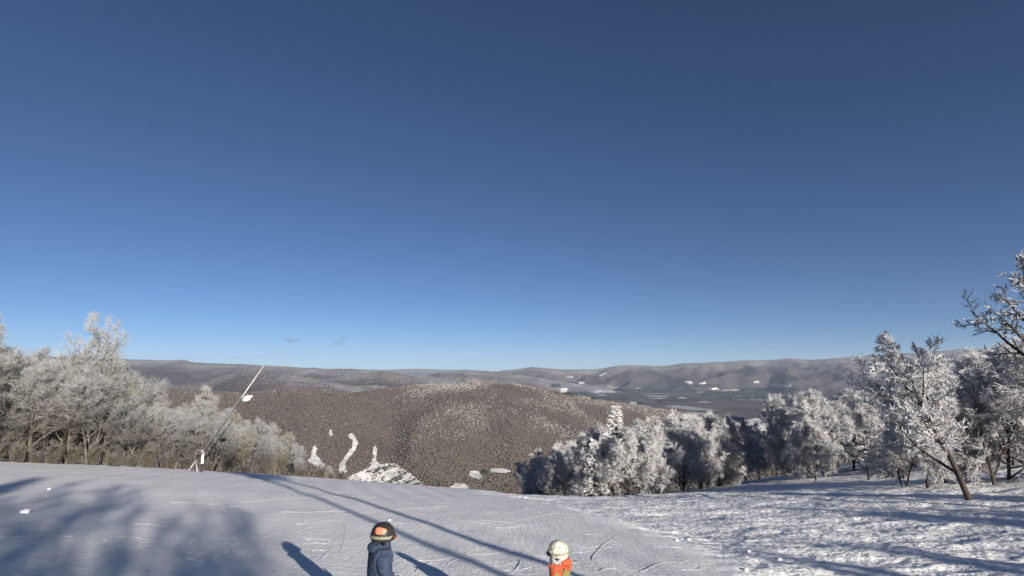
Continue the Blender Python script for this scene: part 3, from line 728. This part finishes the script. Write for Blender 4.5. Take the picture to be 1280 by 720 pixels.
        link('grip', tube_mesh('grip', [gp+Vector((0, .01, .09)), gp+Vector((0, -.01, -.05))], .015, M_black, 8), po)
        link('basket', tube_mesh('basket', [gp+Vector((s*.054, -.255, -.60)), gp+Vector((s*.056, -.26, -.612))], .035, M_black, 12), po)
    # helmet, shaped shell with brim line, ear pads, vents, goggles and strap
    ht = empty_off = Matrix.Rotation(math.radians(c.get('turn', 0)), 4, 'Z')
    prof = [(.001, .135), (.035, .131), (.07, .116), (.098, .09), (.115, .055), (.123, .015), (.122, -.03), (.114, -.062), (.102, -.07), (.098, -.05)]
    hm = lathe_part('helmet', prof, c['helmet'], e, 32, (.98, 1.13, 1), loc=(0, 0, 0)); hm.location = (0, .012, 1.088); hm.rotation_euler = (math.radians(c.get('nod', 0)), 0, math.radians(c.get('turn', 0)))
    for s in (-1, 1):
        ep = link('ear_pad', tube_mesh('ear_pad', [(s*.09, -.012, -.04), (s*.092, -.012, -.07), (s*.08, -.008, -.10)], [.036, .036, .024], M_black, 12), hm)
    link('brim', tube_mesh('brim', [(math.sin(t)*.119, math.cos(t)*.137+.004, .014) for t in [math.radians(q) for q in range(-60, 61, 12)]], .005, c['helmet'], 8), hm)
    for s in (-.045, 0, .045):
        link('vent', tube_mesh('vent', [(s, -.03, .130-abs(s)*.45), (s, .025, .132-abs(s)*.45), (s, .06, .119-abs(s)*.4)], [.006, .009, .006], M_black, 8), hm)
    if c.get('patch'):
        pr_ = prof[::-1]; zs = [q[1] for q in pr_[2:]]; rs = [q[0] for q in pr_[2:]]
        V = []; Fq = []; n_, m_ = 16, 4
        for i in range(m_+1):
            for k_ in range(n_):
                t = 2*math.pi*k_/n_; q = i/m_*(1+.12*math.sin(3*t+1)); zz = .062+.036*q*math.sin(t); aa = math.radians(c['pa'])+.55*q*math.cos(t)
                r_ = float(np.interp(zz, zs, rs))+.0025; V.append((math.cos(aa)*r_*.98, math.sin(aa)*r_*1.13, zz))
        for i in range(m_):
            for k_ in range(n_): Fq.append((i*n_+k_, i*n_+(k_+1) % n_, (i+1)*n_+(k_+1) % n_, (i+1)*n_+k_))
        me = bpy.data.meshes.new('decal'); me.from_pydata(V, [], Fq); me.materials.append(c['patch']); link('decal', me, hm)
    if c.get('marks'):
        for t, zz in ((20, .055), (120, .06), (165, .05), (210, .06), (250, .045), (290, .058), (330, .045)):
            r0 = .126 if zz < .05 else .118
            px_ = math.cos(math.radians(t))*r0*.98; py_ = math.sin(math.radians(t))*r0*1.13
            q = Vector((px_, py_, 0)).normalized().to_track_quat('Z', 'Y')
            ring = [Vector((px_, py_, zz))+q@Vector((math.cos(a)*.017, math.sin(a)*.02, 0)) for a in [i*math.pi/5 for i in range(11)]]
            link('emblem', tube_mesh('emblem', ring, .0028, c['marks'], 5), hm)
    strap = lathe_part('goggle_strap', [(.124, -.034), (.1285, -.030), (.1285, -.004), (.124, .0)], c['strap'], hm, 32, (.985, 1.135, 1), math.radians(118), math.radians(422))
    fr_ = link('goggle_frame', tube_mesh('goggle_frame', [(math.sin(t)*.098, math.cos(t)*.116+.014, -.026) for t in [math.radians(q) for q in range(-72, 73, 12)]], [.02, .028]+[.033]*9+[.028, .02], M_black, 10), hm)
    link('goggle_lens', tube_mesh('goggle_lens', [(math.sin(t)*.100, math.cos(t)*.124+.022, -.026) for t in [math.radians(q) for q in range(-56, 57, 8)]], [.014]+[.026]*13+[.014], c['lens'], 10), fr_)
    if c.get('gaiter'):
        lathe_part('neck_warmer', [(.118, -.15), (.124, -.12), (.118, -.095), (.112, -.07), (.100, -.05), (.09, -.03)], c['gaiter'], hm, 24, (.95, 1.05, 1))
    return e
def ski_mesh(x, mat):
    L = [(-.52, .030, 0), (-.45, .038, 0), (0, .032, .0), (.45, .040, 0), (.55, .038, .02), (.62, .028, .06), (.66, .008, .09)]
    V = []; Fq = []
    for y, w_, z in L: V += [(x-w_, y, z-.002), (x+w_, y, z-.002), (x+w_, y, z+.012), (x-w_, y, z+.012)]
    for i in range(len(L)-1):
        for k in range(4): Fq.append((i*4+k, i*4+(k+1) % 4, (i+1)*4+(k+1) % 4, (i+1)*4+k))
    Fq += [(3, 2, 1, 0), (24, 25, 26, 27)]
    me = bpy.data.meshes.new('ski'); me.from_pydata(V, [], Fq); me.materials.append(mat); return me
M_navy = cloth('navy_cloth', (.035, .055, .105)); M_blackc = cloth('black_cloth', (.02, .02, .024)); M_or = cloth('orange_cloth', (.46, .085, .03))
M_khaki = cloth('khaki_cloth', (.22, .21, .07)); M_gait = cloth('grey_fleece', (.50, .52, .52), .25); M_greyp = cloth('grey_trousers', (.12, .12, .13))
M_helb = plain('dark_helmet', (.035, .032, .03), .35); M_helw = plain('white_helmet', (.55, .54, .46), .35, 0, .38, 22)
M_pat = plain('orange_decal', (.75, .26, .14), .4, 0, .3, 30); M_str = plain('olive_strap', (.26, .25, .17), .7, 0, .25, 40); M_gold = plain('yellow_mark', (.45, .40, .12), .5)
M_lens = plain('dark_lens', (.02, .025, .03), .12); M_lens2 = plain('amber_lens', (.22, .07, .02), .12); M_ski = plain('ski_top', (.08, .09, .12), .3); M_skir = plain('ski_red', (.35, .04, .03), .3)
M_polem = plain('pole_metal', (.3, .3, .3), .35, .8)
def stand(px, y): 
    u, s = ray(px, 700); x = float(u)*y; return (x, y, gz(x, y))
nv = stand(476, 7.0)
skier(nv, math.radians(-62), 1.27, 'child skier in navy jacket and dark helmet with an orange patch, turned to the right', dict(w=1.24, jacket=M_navy, pants=M_blackc, glove=M_blackc, helmet=M_helb, patch=M_pat, pa=-28, strap=M_str, lens=M_lens2, ski=M_ski, pole=M_polem, turn=0, nod=-4))
og = stand(699, 7.15)
skier(og, math.radians(68), 1.12, 'child skier in orange and khaki jacket with white patterned helmet, turned to the left', dict(w=1.2, jacket=M_khaki, yoke=M_or, pants=M_greyp, glove=M_blackc, helmet=M_helw, marks=M_gold, strap=M_str, gaiter=M_gait, lens=M_lens, ski=M_skir, pole=M_polem, turn=0, nod=-4))

# ------------------------------------------------------------------ loose lumps of snow and ski tracks
def lump(px, py, size, label, seed):
    x, y, z, _ = solve([px], [py], ground, 3, 100); x, y, z = float(x[0]), float(y[0]), float(z[0])
    r = np.random.default_rng(seed); V = []; Fq = []; n, m = 12, 7
    for i in range(m+1):
        ph = math.pi*i/m
        for k in range(n):
            a = 2*math.pi*k/n; rad = 1+.45*float(fbm(np.array([math.cos(a)*2*math.sin(ph)+seed*3]), np.array([math.sin(a)*2*math.sin(ph)+math.cos(ph)*1.5]), seed, 3)[0])
            V.append((math.cos(a)*math.sin(ph)*rad*size, math.sin(a)*math.sin(ph)*rad*size*.8, math.cos(ph)*rad*size*.55))
    for i in range(m):
        for k in range(n): Fq.append((i*n+k, (i+1)*n+k, (i+1)*n+(k+1) % n, i*n+(k+1) % n))
    me = bpy.data.meshes.new('snow_lump'); me.from_pydata(V, [], Fq); me.materials.append(M_lump)
    o = link('snow_lump', me); o.location = (x, y, z+size*.3); o.rotation_euler = (0, 0, seed); 
    return tag(o, label, 'snow lump', 'loose lumps of snow')
lump(31, 641, .10, 'lump of snow lying alone in the shade at the far left', 1)
lump(62, 612, .07, 'tiny lump of snow on the left piste nearer the wood', 2)
lump(861, 675, .06, 'lump of snow at the edge of the rough snow, right of centre', 3)
lump(846, 676, .07, 'small lump of snow just left of the larger lump right of centre', 4)
lump(932, 713, .06, 'lump of snow at the bottom edge in the shaded rough snow', 5)
lump(936, 690, .06, 'small lump of snow in the shaded band on the right', 6)
lump(974, 700, .07, 'lump of snow in the shaded band, rightmost of the loose ones', 7)
lump(487, 651, .05, 'tiny white lump of snow just beyond the dark helmet', 8)
# thin ridges thrown up by ski edges
Vt = []; Qt = []
rt_ = random.Random(5)
def track(p0, p1, sag, wd=.016):
    n = 26; b = len(Vt)
    for i in range(n+1):
        t = i/n; x = p0[0]*(1-t)+p1[0]*t; y = p0[1]*(1-t)+p1[1]*t
        dx, dy = p1[0]-p0[0], p1[1]-p0[1]; L = math.hypot(dx, dy); nx, ny = -dy/L, dx/L
        s = sag*4*t*(1-t); x += nx*s; y += ny*s; ww = wd*(.35+math.sin(math.pi*t)**.5)*rt_.uniform(.7, 1.2)
        for o_, h_ in ((-ww*1.6, -.012), (0, .012), (ww*1.6, -.012)):
            xx, yy2 = x+nx*o_, y+ny*o_; Vt.append((xx, yy2, gz(xx, yy2)+h_))
    for i in range(n):
        for k in range(2): Qt.append((b+i*3+k, b+i*3+k+1, b+i*3+k+4, b+i*3+k+3))
MORE = []
for i in range(46):
    px = rt_.uniform(120, 860); py = rt_.uniform(628, 716); dx = rt_.uniform(10, 60)*(1 if py < 670 else .6); MORE.append(((px, py), (px+dx, py-dx*rt_.uniform(-.1, .35)), rt_.uniform(-.2, .2)))
for (a, b, s) in MORE+[((380, 652), (470, 640), .2), ((400, 700), (452, 672), .15), ((300, 628), (470, 622), .3), ((505, 700), (590, 690), -.2), ((560, 705), (640, 688), .2), ((600, 650), (680, 662), .3), ((620, 660), (668, 655), -.2), ((740, 700), (770, 672), .15), ((730, 690), (765, 684), .1), ((200, 612), (330, 606), .3), ((150, 630), (260, 618), .2), ((520, 715), (548, 700), .1), ((590, 715), (650, 702), .1), ((430, 655), (425, 690), .05), ((0, 672), (90, 671), .1), ((800, 715), (860, 700), .1), ((180, 690), (160, 650), .1), ((650, 700), (625, 720), .1), ((350, 640), (560, 633), -.3)]:
    g = solve([a[0], b[0]], [a[1], b[1]], ground, 3, 120); track((float(g[0][0]), float(g[1][0])), (float(g[0][1]), float(g[1][1])), s)
me = bpy.data.meshes.new('ski_tracks'); me.from_pydata(Vt, [], Qt); me.materials.append(M_lump)
for f in me.polygons: f.use_smooth = True
tag(link('ski_tracks', me), kind='structure')

# ------------------------------------------------------------------ small clouds far beyond the hills
def cloud_mat(d):
    m = bpy.data.materials.new('cloud'); m.use_nodes = True; nt = m.node_tree; nt.nodes.clear()
    o = nt.nodes.new('ShaderNodeOutputMaterial'); v = nt.nodes.new('ShaderNodeVolumePrincipled')
    v.inputs['Color'].default_value = (.55, .55, .6, 1); v.inputs['Density'].default_value = d; v.inputs['Anisotropy'].default_value = .3
    nt.links.new(v.outputs[0], o.inputs['Volume']); return m
M_cl = M_cl1 = cloud_mat(.0004)
M_cl2 = cloud_mat(.00006); M_cl2.node_tree.nodes['Principled Volume'].inputs['Color'].default_value = (.95, .95, .97, 1)
def cloud(px, py, wpx, hpx, label, seed, n=7):
    D = 40000.; u, s = ray(px, py); c = Vector((float(u)*D, D, float(s)*D)); r = random.Random(seed); V = []; Fq = []
    k = D/F
    for i in range(n):
        cx = r.uniform(-.36, .36)*wpx*k; cz = r.uniform(-.25, .25)*hpx*k; cy = r.uniform(-200, 200)
        a, bb = wpx*k*r.uniform(.14, .26), hpx*k*r.uniform(.2, .35); b = len(V); nu, nv_ = 12, 8
        for p in range(nv_+1):
            for q in range(nu):
                ph = math.pi*p/nv_; th = 2*math.pi*q/nu; V.append((cx+a*math.sin(ph)*math.cos(th), cy+500*math.sin(ph)*math.sin(th), cz+bb*math.cos(ph)))
        for p in range(nv_):
            for q in range(nu): Fq.append((b+p*nu+q, b+(p+1)*nu+q, b+(p+1)*nu+(q+1) % nu, b+p*nu+(q+1) % nu))
    me = bpy.data.meshes.new('cloud'); me.from_pydata(V, [], Fq); me.materials.append(M_cl)
    o = link('cloud', me); o.location = c; return tag(o, label, 'cloud', 'small thin clouds low over the left hills')
cloud(366, 425, 26, 8, 'faint grey wisp of cloud, widest and leftmost of the upper two', 1)
cloud(424, 427, 14, 12, 'faint upright puff of cloud, right of the wide wisp', 2)
cloud(245, 443, 10, 2.4, 'thin dash of cloud low over the left ridge, leftmost of all', 3, 4)
cloud(295, 446.5, 17, 3, 'thin flat cloud low over the left ridge, left of the slanting pole tip', 4, 5)
M_cl = M_cl2
cloud(1120, 432, 330, 9, 'long pale streak of thin cloud low over the right ridge', 9, 12)
M_cl = M_cl1
cloud(323, 446, 20, 2.2, 'thin broken cloud right above the slanting pole tip', 5, 5)

# ------------------------------------------------------------------ haze
mh = bpy.data.materials.new('haze'); mh.use_nodes = True; mh.node_tree.nodes.clear()
o_ = mh.node_tree.nodes.new('ShaderNodeOutputMaterial'); v_ = mh.node_tree.nodes.new('ShaderNodeVolumePrincipled')
v_.inputs['Color'].default_value = (.64, .77, 1, 1); v_.inputs['Density'].default_value = 2.2e-5; v_.inputs['Anisotropy'].default_value = .0
mh.node_tree.links.new(v_.outputs[0], o_.inputs['Volume'])
hz = link('haze', box_mesh('haze', [(0, 13000, -30, 92000, 27200, 1160)], mh))
tag(hz, 'thin blue haze lying over the valley and far hills', 'haze', kind='stuff')
